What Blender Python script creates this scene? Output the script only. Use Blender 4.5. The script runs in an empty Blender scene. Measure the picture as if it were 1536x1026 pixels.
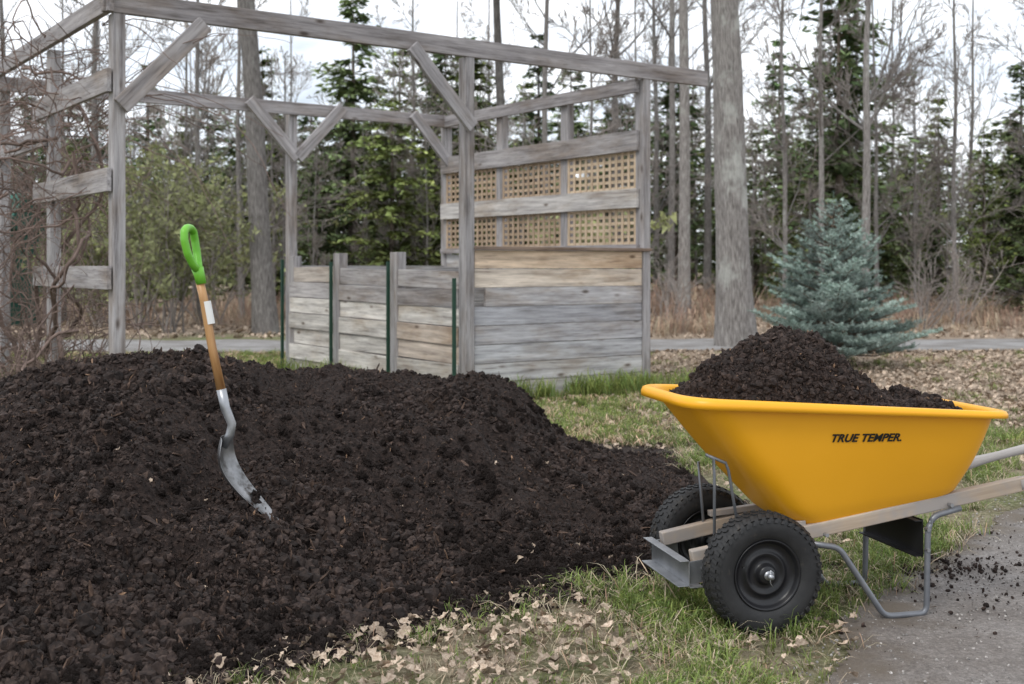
import bpy, math, random
import numpy as np
from mathutils import Vector, Matrix
rng=np.random.default_rng(7); random.seed(7)
S=bpy.context.scene
COL=S.collection
# ---------------- helpers ----------------
def vhash(ix,iy,seed):
    n=(ix.astype(np.int64)*374761393+iy.astype(np.int64)*668265263+seed*1442695041)&0xffffffff
    n=((n^(n>>13))*1274126177)&0xffffffff
    n=n^(n>>16)
    return (n&0xffff)/65535.0
def vnoise(x,y,seed=0):
    x=np.asarray(x,float);y=np.asarray(y,float)
    ix=np.floor(x);iy=np.floor(y);fx=x-ix;fy=y-iy
    fx=fx*fx*(3-2*fx);fy=fy*fy*(3-2*fy)
    a=vhash(ix,iy,seed);b=vhash(ix+1,iy,seed);c=vhash(ix,iy+1,seed);d=vhash(ix+1,iy+1,seed)
    return (a*(1-fx)+b*fx)*(1-fy)+(c*(1-fx)+d*fx)*fy-0.5
def fbm(x,y,o=4,seed=0):
    r=0;a=1
    for i in range(o):
        r=r+a*vnoise(x*2**i+i*17.3,y*2**i-i*9.1,seed+i);a*=.5
    return r
class MB:
    def __init__(s): s.v=[];s.f=[];s.g=[];s.t=[];s.n=0
    def add(s,v,f,g=None,t=(1,1,1)):
        v=np.asarray(v,float);s.v.append(v)
        s.g.append(np.asarray(g if g is not None else v,float))
        t=np.asarray(t,float)
        s.t.append(np.tile(t,(len(v),1)) if t.ndim==1 else t)
        for q in f: s.f.append([i+s.n for i in q])
        s.n+=len(v)
    def box(s,p0,p1,w,h,up=(0,0,1),t=(1,1,1),off=None):
        p0=Vector(p0);p1=Vector(p1);d=(p1-p0);L=d.length;d.normalize()
        side=d.cross(Vector(up)).normalized();u=side.cross(d).normalized()
        V=[];G=[];o=rng.random(3)*50
        for a,pp in ((0,p0),(L,p1)):
            for b in (-.5,.5):
                for c in (-.5,.5):
                    V.append(pp+side*w*b+u*h*c);G.append((a+o[0],b*w+o[1],c*h+o[2]))
        F=[(0,1,3,2),(4,6,7,5),(0,4,5,1),(2,3,7,6),(0,2,6,4),(1,5,7,3)]
        s.add([tuple(x) for x in V],F,G,t)
    def tube(s,P,R,n=6,t=(1,1,1),cap=True):
        P=np.asarray(P,float);m=len(P);R=np.broadcast_to(np.asarray(R,float),(m,))
        T=np.gradient(P,axis=0);T/=np.linalg.norm(T,axis=1)[:,None]+1e-9
        ref=np.array([0,0,1.]) if abs(T[0][2])<.9 else np.array([1.,0,0])
        V=np.zeros((m,n,3));A=np.arange(n)*2*math.pi/n
        u=np.cross(T[0],ref);u/=np.linalg.norm(u)
        L=0
        G=np.zeros((m,n,3));o=rng.random()*30
        for i in range(m):
            u=u-T[i]*np.dot(u,T[i]);u/=np.linalg.norm(u)+1e-9
            w=np.cross(T[i],u)
            if i: L+=np.linalg.norm(P[i]-P[i-1])
            V[i]=P[i]+R[i]*(np.cos(A)[:,None]*u+np.sin(A)[:,None]*w)
            G[i,:,0]=L+o;G[i,:,1]=np.cos(A)*R[0];G[i,:,2]=np.sin(A)*R[0]
        F=[]
        for i in range(m-1):
            for j in range(n):
                k=(j+1)%n
                F.append((i*n+j,i*n+k,(i+1)*n+k,(i+1)*n+j))
        if cap: F.append(tuple(range(n))[::-1]);F.append(tuple((m-1)*n+j for j in range(n)))
        s.add(V.reshape(-1,3),F,G.reshape(-1,3),t)
    def lathe(s,prof,n=48,axis='y',c=(0,0,0),t=(1,1,1)):
        A=np.arange(n)*2*math.pi/n;V=[]
        for (y,r) in prof:
            for a in A: V.append((c[0]+r*math.cos(a),c[1]+y,c[2]+r*math.sin(a)) if axis=='y' else (c[0]+r*math.cos(a),c[1]+r*math.sin(a),c[2]+y))
        F=[]
        for i in range(len(prof)-1):
            for j in range(n):
                k=(j+1)%n;F.append((i*n+j,i*n+k,(i+1)*n+k,(i+1)*n+j))
        s.add(V,F,None,t)
    def obj(s,name,mat,smooth=False,parent=None,link=True,bevel=0):
        me=bpy.data.meshes.new(name)
        V=np.concatenate(s.v);me.from_pydata(V.tolist(),[],s.f)
        a=me.attributes.new('gco','FLOAT_VECTOR','POINT');a.data.foreach_set('vector',np.concatenate(s.g).ravel())
        T=np.concatenate(s.t);T=np.hstack([T,np.ones((len(T),1))])
        a=me.attributes.new('tint','FLOAT_COLOR','POINT');a.data.foreach_set('color',T.ravel())
        if smooth: me.polygons.foreach_set('use_smooth',[True]*len(me.polygons))
        me.materials.append(mat)
        o=bpy.data.objects.new(name,me)
        if link: COL.objects.link(o)
        if parent: o.parent=parent
        if bevel:
            b=o.modifiers.new('bev','BEVEL');b.width=bevel;b.segments=2;b.limit_method='ANGLE'
        return o
def empty(name,loc=(0,0,0),rz=0):
    o=bpy.data.objects.new(name,None);o.location=loc;o.rotation_euler=(0,0,rz);o.empty_display_size=.1
    COL.objects.link(o);return o
def gridmesh(name,xs,ys,Z,mat,attrs=None,parent=None,smooth=True,keep=None,link=True,XY=None):
    nx,ny=len(xs),len(ys)
    X,Y=np.meshgrid(xs,ys) if XY is None else XY
    V=np.stack([X,Y,Z],-1).reshape(-1,3)
    i=np.arange((ny-1)*(nx-1));r=i//(nx-1);c=i%(nx-1);a=r*nx+c
    F=np.stack([a,a+1,a+nx+1,a+nx],1)
    if keep is not None:
        k=keep.ravel();F=F[k[F].all(1)]
    me=bpy.data.meshes.new(name)
    me.vertices.add(len(V));me.vertices.foreach_set('co',V.ravel())
    me.loops.add(len(F)*4);me.loops.foreach_set('vertex_index',F.ravel())
    me.polygons.add(len(F));me.polygons.foreach_set('loop_start',np.arange(len(F))*4)
    me.polygons.foreach_set('loop_total',np.full(len(F),4))
    me.update(calc_edges=True)
    me.polygons.foreach_set('use_smooth',[smooth]*len(F))
    for k,v in (attrs or {}).items():
        at=me.attributes.new(k,'FLOAT','POINT');at.data.foreach_set('value',v.ravel().astype(np.float32))
    me.materials.append(mat)
    o=bpy.data.objects.new(name,me)
    if link: COL.objects.link(o)
    if parent:o.parent=parent
    return o
# ---- materials
def newmat(name):
    m=bpy.data.materials.new(name);m.use_nodes=True;nt=m.node_tree
    return m,nt,nt.nodes['Principled BSDF']
def N(nt,t,**k):
    n=nt.nodes.new(t)
    for a,b in k.items(): setattr(n,a,b)
    return n
def mixc(nt,a,b,fac,mode='MIX'):
    m=N(nt,'ShaderNodeMix',data_type='RGBA',blend_type=mode)
    for s,v in ((m.inputs[0],fac),(m.inputs[6],a),(m.inputs[7],b)):
        if hasattr(v,'links') : nt.links.new(v,s)
        elif isinstance(v,(int,float)): s.default_value=v
        else: s.default_value=(*v,1)
    return m.outputs[2]
def ramp(nt,fac,cols):
    r=N(nt,'ShaderNodeValToRGB');e=r.color_ramp.elements
    while len(e)<len(cols): e.new(.5)
    for el,(p,c) in zip(e,cols): el.position=p;el.color=(*c,1)
    nt.links.new(fac,r.inputs[0]);return r.outputs[0]
def noise(nt,co,scale,detail=4,rough=.6,stretch=None):
    if stretch is not None:
        mp=N(nt,'ShaderNodeMapping');mp.inputs['Scale'].default_value=stretch;nt.links.new(co,mp.inputs[0]);co=mp.outputs[0]
    n=N(nt,'ShaderNodeTexNoise');n.inputs['Scale'].default_value=scale;n.inputs['Detail'].default_value=detail;n.inputs['Roughness'].default_value=rough
    nt.links.new(co,n.inputs['Vector']);return n.outputs['Fac']
def coords(nt,kind='obj'):
    if kind=='obj': return N(nt,'ShaderNodeTexCoord').outputs['Object']
    a=N(nt,'ShaderNodeAttribute',attribute_name='gco');return a.outputs['Vector']
def M(name,cols,scale=10,rough=.8,bump=.3,bdist=.005,bscale=None,stretch=None,kind='obj',tint=False,inst=0,spec=.4,metal=0,dirt=None,trans=0,det=4):
    m,nt,b=newmat(name);co=coords(nt,kind)
    f=noise(nt,co,scale,det,stretch=stretch)
    k=len(cols);c=ramp(nt,f,[(.3+.4*i/max(1,k-1),cc) for i,cc in enumerate(cols)])
    if tint:
        a=N(nt,'ShaderNodeAttribute',attribute_name='tint');c=mixc(nt,c,a.outputs['Color'],1.0,'MULTIPLY')
    if inst:
        oi=N(nt,'ShaderNodeObjectInfo');mr=N(nt,'ShaderNodeMapRange');mr.inputs[3].default_value=1-inst;mr.inputs[4].default_value=1+inst
        nt.links.new(oi.outputs['Random'],mr.inputs[0])
        c=mixc(nt,c,mr.outputs[0],1.0,'MULTIPLY')
    if dirt:
        f2=noise(nt,co,dirt[1],4,.7);f3=ramp(nt,f2,[(dirt[2],(0,0,0)),(dirt[2]+.15,(1,1,1))])
        c=mixc(nt,c,dirt[0],f3)
    nt.links.new(c,b.inputs['Base Color'])
    b.inputs['Roughness'].default_value=rough;b.inputs['Metallic'].default_value=metal
    b.inputs['Specular IOR Level'].default_value=spec
    if bump:
        f2=noise(nt,co,bscale or scale*3,4,.7,stretch)
        bp=N(nt,'ShaderNodeBump');bp.inputs['Strength'].default_value=bump;bp.inputs['Distance'].default_value=bdist
        nt.links.new(f2,bp.inputs['Height']);nt.links.new(bp.outputs[0],b.inputs['Normal'])
    if trans:
        tr=N(nt,'ShaderNodeBsdfTranslucent');nt.links.new(c,tr.inputs[0])
        mx=N(nt,'ShaderNodeMixShader');mx.inputs[0].default_value=trans
        nt.links.new(b.outputs[0],mx.inputs[1]);nt.links.new(tr.outputs[0],mx.inputs[2])
        nt.links.new(mx.outputs[0],nt.nodes['Material Output'].inputs[0])
    return m
m_mulch=M('mulch',[(.010,.0065,.0055),(.024,.016,.0135),(.050,.033,.027)],55,.85,.9,.012,120,spec=.25)
m_crumb=M('mulch_crumb',[(.013,.008,.007),(.027,.018,.015),(.052,.035,.028)],1.5,.82,0,inst=.55,spec=.28,det=2)
m_chip=M('mulch_chip',[(.028,.017,.012),(.056,.036,.027),(.10,.065,.048)],2,.85,0,inst=.5,spec=.25,det=2)
m_chipl=M('mulch_chip_light',[(.16,.09,.055),(.3,.19,.12)],2,.8,0,inst=.4,det=2)
m_wood,nt,b=newmat('weathered_wood');co=coords(nt,'g')
f=noise(nt,co,3,5,.65,(.6,9,9));c=ramp(nt,f,[(.28,(.17,.16,.155)),(.42,(.33,.32,.32)),(.55,(.44,.43,.425)),(.72,(.57,.555,.55))])
f2=noise(nt,co,1.1,4,.7,(1,3,3));c=mixc(nt,c,ramp(nt,f2,[(.35,(.74,.67,.60)),(.52,(1,1,1)),(.7,(1.12,1.13,1.15))]),1.,'MULTIPLY')
vo=N(nt,'ShaderNodeTexVoronoi');vo.inputs['Scale'].default_value=2.2
mp=N(nt,'ShaderNodeMapping');mp.inputs['Scale'].default_value=(1.,2.6,2.6);nt.links.new(co,mp.inputs[0]);nt.links.new(mp.outputs[0],vo.inputs['Vector'])
kn=ramp(nt,vo.outputs['Distance'],[(.05,(.30,.26,.23)),(.11,(.85,.82,.8)),(.14,(1,1,1))]);c=mixc(nt,c,kn,1.,'MULTIPLY')
f3=noise(nt,co,34,3,.6,(.12,3,3));c=mixc(nt,c,ramp(nt,f3,[(.30,(.55,.52,.5)),(.42,(1,1,1))]),1.,'MULTIPLY')
a=N(nt,'ShaderNodeAttribute',attribute_name='tint');c=mixc(nt,c,a.outputs['Color'],1.0,'MULTIPLY')
nt.links.new(c,b.inputs['Base Color']);b.inputs['Roughness'].default_value=.85;b.inputs['Specular IOR Level'].default_value=.3
bp=N(nt,'ShaderNodeBump');bp.inputs['Strength'].default_value=.7;bp.inputs['Distance'].default_value=.005;nt.links.new(f3,bp.inputs['Height']);nt.links.new(bp.outputs[0],b.inputs['Normal'])
m_latt=M('lattice_wood',[(.38,.30,.21),(.52,.42,.31),(.64,.53,.41)],4,.8,.3,.002,12,stretch=(1,8,8),kind='g',tint=True)
m_green_st=M('green_stake_paint',[(.008,.04,.025),(.015,.06,.035)],20,.5,.1)
m_bark,nt,b=newmat('bark');co=coords(nt,'g')
f=noise(nt,co,5,5,.65,(1.3,9,9));c=ramp(nt,f,[(.3,(.08,.072,.065)),(.48,(.21,.195,.185)),(.7,(.38,.36,.34))])
f2=noise(nt,co,1.5,4,.7);c=mixc(nt,c,(.44,.45,.42),ramp(nt,f2,[(.56,(0,0,0)),(.68,(.65,.65,.65))]))
a=N(nt,'ShaderNodeAttribute',attribute_name='tint');c=mixc(nt,c,a.outputs['Color'],1.0,'MULTIPLY')
nt.links.new(c,b.inputs['Base Color']);b.inputs['Roughness'].default_value=.95;b.inputs['Specular IOR Level'].default_value=.15
bp=N(nt,'ShaderNodeBump');bp.inputs['Strength'].default_value=1;bp.inputs['Distance'].default_value=.05;nt.links.new(f,bp.inputs['Height']);nt.links.new(bp.outputs[0],b.inputs['Normal'])
m_twig=M('twig',[(.19,.165,.15),(.33,.295,.27)],5,.95,0,kind='g',tint=True,inst=.25,det=1)
m_fol=M('conifer_foliage',[(.085,.12,.055),(.135,.18,.08),(.20,.24,.11)],.8,.85,0,tint=True,inst=.3,spec=.15,det=2)
m_bud=M('budding_leaves',[(.20,.22,.09),(.30,.31,.15)],2,.8,0,tint=True,inst=.3,det=1)
m_spruce=M('blue_spruce_needles',[(.16,.23,.19),(.26,.34,.30),(.36,.43,.39)],6,.7,0,tint=True,det=2)
m_vine=M('vine_bark',[(.13,.09,.075),(.24,.175,.15)],9,.9,0,kind='g',tint=True)
m_grass=M('grass_blade',[(.16,.235,.06),(.24,.325,.095)],30,.6,0,tint=True,inst=.35,trans=.3,spec=.3,det=1)
m_straw=M('dry_grass',[(.36,.30,.2),(.50,.43,.31)],20,.8,0,tint=True,inst=.3,det=1)
m_brush=M('dry_brush_stems',[(.27,.195,.15),(.42,.33,.25)],9,.9,0,tint=True,det=1)
m_leaf=M('dead_leaf',[(.24,.175,.13),(.37,.29,.22),(.50,.41,.33)],3,.85,0,tint=True,inst=.45,det=2,spec=.15)
m_yellow=M('yellow_plastic',[(.83,.385,.010),(.87,.41,.014)],3,.38,.04,.001,400,spec=.45,dirt=((.55,.27,.03),9,.74))
m_black=M('black_rubber',[(.014,.014,.015),(.026,.026,.027)],20,.6,.3,.002,80,dirt=((.07,.06,.05),14,.6))
m_hub=M('black_painted_rim',[(.010,.010,.012),(.016,.016,.018)],10,.32,.05)
m_steel=M('galvanised_steel',[(.28,.29,.31),(.42,.43,.45)],12,.38,.1,.001,metal=.75)
m_greysteel=M('grey_painted_steel',[(.15,.16,.18),(.22,.23,.25)],12,.4,.1,.001,metal=.4)
m_handle=M('pale_maple_wood',[(.34,.26,.19),(.45,.36,.275),(.55,.46,.36)],3,.6,.2,.001,12,stretch=(.6,12,12),kind='g',dirt=((.33,.30,.28),3,.42))
m_ghandle=M('weathered_grip_wood',[(.3,.28,.27),(.45,.43,.41)],3,.7,.3,.001,12,stretch=(.6,12,12),kind='g')
m_shaft=M('ash_shaft_wood',[(.20,.085,.03),(.38,.20,.08),(.5,.29,.13)],3,.4,.1,.001,12,stretch=(1,14,14),kind='g')
m_grip=M('green_plastic',[(.13,.42,.03),(.17,.48,.045)],5,.35,.05,.001)
m_blade=M('shovel_steel',[(.16,.16,.16),(.34,.34,.35)],14,.36,.15,.001,metal=.8,dirt=((.035,.026,.02),10,.52))
m_ink=M('black_lettering',[(.01,.01,.01),(.012,.012,.012)],5,.5,0)
m_label=M('white_label',[(.7,.7,.68),(.8,.8,.78)],5,.5,0)
m_shed=M('green_shed_paint',[(.02,.09,.07),(.03,.12,.09)],5,.7,0)
# ---------------- GN scatter ----------------
def scatter(name,pts,rot,scl,idx,protos,parent=None):
    c=bpy.data.collections.new(name+'_prototypes')
    for i,p in enumerate(protos):
        p.name='%s_part_%02d'%(name,i);c.objects.link(p)
    n=len(pts);me=bpy.data.meshes.new(name)
    me.vertices.add(n);me.vertices.foreach_set('co',np.asarray(pts,float).ravel())
    scl=np.asarray(scl,float)
    if scl.ndim==1: scl=np.repeat(scl[:,None],3,1)
    a=me.attributes.new('rot','FLOAT_VECTOR','POINT');a.data.foreach_set('vector',np.asarray(rot,float).ravel())
    a=me.attributes.new('scl','FLOAT_VECTOR','POINT');a.data.foreach_set('vector',scl.ravel())
    a=me.attributes.new('idx','INT','POINT');a.data.foreach_set('value',np.asarray(idx,np.int32))
    o=bpy.data.objects.new(name,me);COL.objects.link(o)
    if parent:o.parent=parent
    g=bpy.data.node_groups.new(name+'_gn','GeometryNodeTree')
    g.interface.new_socket('Geometry',in_out='INPUT',socket_type='NodeSocketGeometry')
    g.interface.new_socket('Geometry',in_out='OUTPUT',socket_type='NodeSocketGeometry')
    gi=g.nodes.new('NodeGroupInput');go=g.nodes.new('NodeGroupOutput')
    iop=g.nodes.new('GeometryNodeInstanceOnPoints');ci=g.nodes.new('GeometryNodeCollectionInfo')
    ci.inputs['Collection'].default_value=c;ci.inputs['Separate Children'].default_value=True;ci.inputs['Reset Children'].default_value=True
    def na(nm,t):
        k=g.nodes.new('GeometryNodeInputNamedAttribute');k.data_type=t;k.inputs['Name'].default_value=nm;return k.outputs['Attribute']
    g.links.new(gi.outputs[0],iop.inputs['Points']);g.links.new(ci.outputs[0],iop.inputs['Instance'])
    iop.inputs['Pick Instance'].default_value=True
    g.links.new(na('idx','INT'),iop.inputs['Instance Index'])
    e2r=g.nodes.new('FunctionNodeEulerToRotation');g.links.new(na('rot','FLOAT_VECTOR'),e2r.inputs[0])
    g.links.new(e2r.outputs[0],iop.inputs['Rotation']);g.links.new(na('scl','FLOAT_VECTOR'),iop.inputs['Scale'])
    g.links.new(iop.outputs[0],go.inputs[0])
    md=o.modifiers.new('instances','NODES');md.node_group=g
    return o
def rrot(n,tilt=math.pi): 
    r=np.zeros((n,3));r[:,0]=rng.uniform(-tilt,tilt,n);r[:,1]=rng.uniform(-tilt,tilt,n);r[:,2]=rng.uniform(0,6.283,n);return r
import bmesh
def clump(sub,amp,mat,sq=(1,1,1)):
    bm=bmesh.new();bmesh.ops.create_icosphere(bm,subdivisions=sub,radius=1)
    for v in bm.verts:
        k=1+amp*(random.random()-.5)*2
        v.co=Vector((v.co.x*sq[0]*k,v.co.y*sq[1]*k,v.co.z*sq[2]*k))
    me=bpy.data.meshes.new('c');bm.to_mesh(me);bm.free();me.materials.append(mat)
    return bpy.data.objects.new('c',me)
def clod(mat,seed):
    bm=bmesh.new();bmesh.ops.create_icosphere(bm,subdivisions=4,radius=1)
    for v in bm.verts:
        c=v.co
        k=1+.5*float(fbm(c.x*1.3+seed,c.y*1.3+c.z*1.7,2,seed))+.6*float(fbm(c.x*5+c.z*3,c.y*5-c.z*4,2,seed+5))+random.uniform(-.06,.06)
        v.co=Vector((c.x*k,c.y*k*.85,c.z*k*.7))
    me=bpy.data.meshes.new('c');bm.to_mesh(me);bm.free();me.materials.append(mat)
    return bpy.data.objects.new('c',me)
def chip(mat):
    L=1;w=random.uniform(.10,.22);t=random.uniform(.04,.09)
    V=[];xs=[-1,-.55,.1,.6,1]
    for i,x in enumerate(xs):
        k=(.25,1,.9,.7,.15)[i]*random.uniform(.7,1.2);dy=random.uniform(-.06,.06);dz=random.uniform(-.04,.04)
        for a,b in ((-1,-1),(1,-1),(1,1),(-1,1)): V.append((x*L,a*w*k+dy,b*t*k+dz))
    F=[(0,3,2,1),(16,17,18,19)]
    for i in range(4):
        for j in range(4):
            F.append((i*4+j,i*4+(j+1)%4,i*4+4+(j+1)%4,i*4+4+j))
    me=bpy.data.meshes.new('c');me.from_pydata(V,[],F);me.materials.append(mat);return bpy.data.objects.new('c',me)
def mulch_protos():
    return [clump(2,.28,m_crumb),clump(2,.35,m_crumb,(1,.7,.6)),clump(1,.4,m_crumb,(1,.8,.6)),clump(1,.45,m_crumb,(1.3,.6,.5)),clump(2,.3,m_crumb,(.9,1,.7)),
      chip(m_crumb),chip(m_chip),chip(m_chip),chip(m_chip),chip(m_chipl)]
PM=[.18,.18,.19,.16,.13,.06,.035,.03,.025,.010]
# ---------------- mulch pile ----------------
rx=np.array([-4.4,-3.6,-3.0,-2.47,-2.23,-1.96,-1.586,-1.337,-1.26,-1.01,-.635,-.257,-.106,.083,.23,.47,.66,.868,1.02])
rY=np.array([5.6,5.7,5.7,5.8,6.0,6.1,6.1,6.2,6.5,6.8,6.8,6.8,6.8,6.8,6.7,6.4,6.2,6.2,6.2])
rh=np.array([0,.35,.56,.636,.717,.74,.75,.69,.615,.603,.55,.558,.54,.445,.27,.17,.125,.06,0])
bx=np.array([-4.4,-3.4,-2.5,-1.9,-1.4,-.94,-.575,-.165,.2,.56,.8,.95,1.02])
by=np.array([5.4,3.4,2.5,2.68,2.98,3.42,3.76,4.27,4.47,4.6,5.1,5.9,6.1])
fx=np.linspace(-4.6,1.3,600)
def sm(a,k):
    w=np.exp(-np.linspace(-2,2,k)**2);w/=w.sum();return np.convolve(np.pad(a,k//2,'edge'),w,'valid')[:len(a)]
fY=sm(np.interp(fx,rx,rY),41);fh=sm(np.interp(fx,rx,rh,left=0,right=0),13);fb=sm(np.interp(fx,bx,by),25)
def pile_h(X,Y,fine=True):
    X=np.asarray(X,float);Y=np.asarray(Y,float)
    wob=.18*fbm(X*1.7,Y*1.7,3,5)
    Yr=np.interp(X,fx,fY);h=np.interp(X,fx,fh);Yb=np.interp(X,fx,fb)+wob
    t=(Y-Yb)/np.maximum(Yr-Yb,.15);p=1.2*t-.2*t*t
    q=np.clip((Yr+1.9-Y)/1.9,-.05,1);q=np.where(q>0,q*q*(3-2*q),q)
    p=np.where(t<1,p,q)
    z=h*p
    k=np.clip(z*5,0,1)
    z=z+k*(.17*fbm(X*1.6,Y*1.6,2,11)+.11*fbm(X*5,Y*5,3,21))*np.clip(1-np.clip(t-.55,0,1)*1.5,.3,1)
    if fine:
        c=fbm(X*22,Y*22,3,31)
        z=z+np.clip(z*10,0,1)*(.045*fbm(X*14,Y*14,3,36)+.026*np.abs(c)*1.6)
    z=np.where(p<=0,np.minimum(z,-.02),z)
    z=np.where((X>1.1)|(X<-4.45),-.05,z)
    return np.clip(z,-.04,2)
gx=np.arange(-4.6,1.25,.013);gy=np.concatenate([np.arange(2.3,5.5,.010),np.arange(5.5,8.9,.018)])
GX,GY=np.meshgrid(gx,gy);GZ=pile_h(GX,GY)
pile=empty('mulch_pile')
gridmesh('mulch_body',gx,gy,GZ,m_mulch,parent=pile,keep=GZ>-.035)
n=190000
py=2.5+ (rng.random(n)**1.6)*5.0;px=rng.uniform(-.5,.2,n)*py
pz=pile_h(px,py)
k=(pz>.004)&(px<1.2);px=px[k];py=py[k];pz=pz[k];n=len(px)
size=.0026+.005*rng.random(n)**2.2+.014*rng.random(n)**7
edge=np.clip(1-pz/.22,0,1)
size+=edge*.010*rng.random(n)**5
cl=fbm(px*3,py*3,3,77);size*=np.clip(1+cl*1.4,.5,1.9)
idx=rng.choice(10,n,p=PM)
isch=idx>=5
size=np.where(isch,size*1.5+.003,size)
size=np.where(idx==9,size*.6+.003,size)
scatter('mulch_crumbs',np.stack([px,py,pz+size*.25],1),rrot(n),size,idx,mulch_protos(),pile)
nc=6500;cx=rng.uniform(-2.6,1.0,nc);cb=np.interp(cx,fx,fb)+.18*fbm(cx*1.7,np.interp(cx,fx,fb)*1.7,3,5)
cy=cb+np.abs(rng.normal(0,.28,nc))-.03;far=rng.random(nc)<.68;cy=np.where(far,cb+rng.random(nc)*3.0,cy)
cz=np.maximum(pile_h(cx,cy),0);cs=.006+.024*rng.random(nc)**3.;cs*=np.where(far,.9,1)
ck=(~far)|(fbm(cx*2.5,cy*2.5,3,177)>-.08)
cx,cy,cz,cs=cx[ck],cy[ck],cz[ck],cs[ck];nc=len(cx)
scatter('mulch_clods',np.stack([cx,cy,cz+cs*.25],1),rrot(nc),cs,rng.integers(0,4,nc),[clod(m_mulch,3+i) for i in range(4)],pile)
nb=320
bx_=rng.uniform(-2.2,.9,nb);by_=rng.uniform(3.0,6.3,nb);bz_=pile_h(bx_,by_)
k=bz_>.005;bx_,by_,bz_=bx_[k],by_[k],bz_[k];nb=len(bx_)
r_=rrot(nb,.6);sc=np.stack([rng.uniform(.015,.048,nb)]*3,1);sc[:,1]*=1.6
scatter('bark_pieces',np.stack([bx_,by_,bz_+.01],1),r_,sc,rng.integers(0,3,nb),[chip(m_chip),chip(m_chip),chip(m_crumb)],pile)
nr=7000
ex=rng.uniform(-1.7,1.2,nr);eyb=np.interp(ex,fx,fb)+.18*fbm(ex*1.7,np.interp(ex,fx,fb)*1.7,3,5)
ey=eyb-np.abs(rng.normal(0,.10,nr))+.03;es=.003+.014*rng.random(nr)**3.5
scatter('pile_edge_crumbs',np.stack([ex,ey,es*.4],1),rrot(nr),es,rng.choice(10,nr,p=PM),mulch_protos(),pile)
# ---------------- ground ----------------
def path_edge(Y):
    return np.interp(Y,[0,2.5,3.45,4.08,4.91,6.35,9,12],[.1,.55,.85,1.18,1.70,2.72,5.2,9])
def in_path(X,Y): return X-path_edge(Y)-.22*fbm(X*1.9,Y*1.9,5,3)
xs=np.concatenate([[-900,-300,-120,-60,-30],np.arange(-16,-5,.5),np.arange(-5,6,.06),np.arange(6,20,.5),[30,60,120,300,900]])
ys=np.concatenate([[-60,-20,-6,-1],np.arange(1,14,.06),np.arange(14,34,.3),[36,40,50,70,120,300,900,2500]])
X,Y=np.meshgrid(xs,ys)
Z=.02*fbm(X*.5,Y*.5,3,2)*np.clip(1-np.abs(Y-12)/14,0,1);Z=np.where((Y>2)&(Y<9),.006*fbm(X*4,Y*4,3,8),Z)
def litmask(X,Y):
    return np.clip((Y-8.0+.9*fbm(X*.9,Y*.9,3,6))/1.5,0,1)*np.clip((X-.5-.05*(Y-8)+.6*fbm(X*.8,Y*.8,3,16))/.8,0,1)
lit=litmask(X,Y);lit=np.maximum(lit,np.clip((Y-20.5)/1.5,0,1))
lit=np.maximum(lit,np.clip(fbm(X*1.4,Y*1.4,4,44)*1.9+.12,0,.7))
m,nt,b=newmat('ground_soil_and_thatch');co=coords(nt)
f1=noise(nt,co,26,6,.75);f2=noise(nt,co,1.7,4,.6)
ca=ramp(nt,f1,[(.3,(.065,.055,.04)),(.46,(.16,.15,.075)),(.58,(.28,.26,.16)),(.7,(.42,.37,.28))])
cg=ramp(nt,f1,[(.32,(.06,.075,.028)),(.5,(.15,.19,.07)),(.68,(.28,.30,.15))])
c=mixc(nt,cg,ca,ramp(nt,f2,[(.38,(0,0,0)),(.56,(1,1,1))]))
cl_=ramp(nt,f1,[(.3,(.14,.10,.07)),(.45,(.30,.23,.17)),(.6,(.44,.355,.275)),(.72,(.56,.48,.39))])
la=N(nt,'ShaderNodeAttribute',attribute_name='litter');c=mixc(nt,c,cl_,la.outputs['Fac'])
nt.links.new(c,b.inputs['Base Color']);b.inputs['Roughness'].default_value=.95;b.inputs['Specular IOR Level'].default_value=.2
bp=N(nt,'ShaderNodeBump');bp.inputs['Distance'].default_value=.02;nt.links.new(noise(nt,co,60,5,.8),bp.inputs['Height']);nt.links.new(bp.outputs[0],b.inputs['Normal'])
gridmesh('ground',xs,ys,Z-.006,m,{'litter':lit})
def gravel(name,c0,c1,c2,bs=90):
    m,nt,b=newmat(name);co=coords(nt)
    f1=noise(nt,co,70,5,.85);f2=noise(nt,co,1.6,5,.65)
    c=ramp(nt,f1,[(.3,c0),(.5,c1),(.72,c2)])
    c=mixc(nt,c,ramp(nt,f2,[(.35,(.62,.58,.54)),(.65,(1.1,1.09,1.08))]),1.,'MULTIPLY')
    ea=N(nt,'ShaderNodeAttribute',attribute_name='edge');c=mixc(nt,c,(.17,.14,.11),ea.outputs['Fac'])
    nt.links.new(c,b.inputs['Base Color']);b.inputs['Roughness'].default_value=.8;b.inputs['Specular IOR Level'].default_value=.35
    bp=N(nt,'ShaderNodeBump');bp.inputs['Strength'].default_value=1;bp.inputs['Distance'].default_value=.012;nt.links.new(noise(nt,co,bs,5,.8),bp.inputs['Height']);nt.links.new(bp.outputs[0],b.inputs['Normal'])
    return m
m_path=gravel('compacted_gravel',(.13,.12,.112),(.27,.25,.24),(.48,.455,.435))
m_road=gravel('road_gravel',(.19,.185,.185),(.29,.285,.285),(.42,.41,.41),40)
px_=np.arange(0,9,.02);py_=np.arange(.5,9.5,.02);X,Y=np.meshgrid(px_,py_)
ins=in_path(X,Y);gridmesh('gravel_path',px_,py_,.004+.010*fbm(X*2.4,Y*2.4,3,9)+.007*fbm(X*12,Y*12,4,19)-.02*np.clip(.05-ins,0,.5),m_path,{'edge':np.clip(1-ins/.22+1.3*fbm(X*9,Y*9,3,71),0,1)},keep=ins>-.02)
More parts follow.
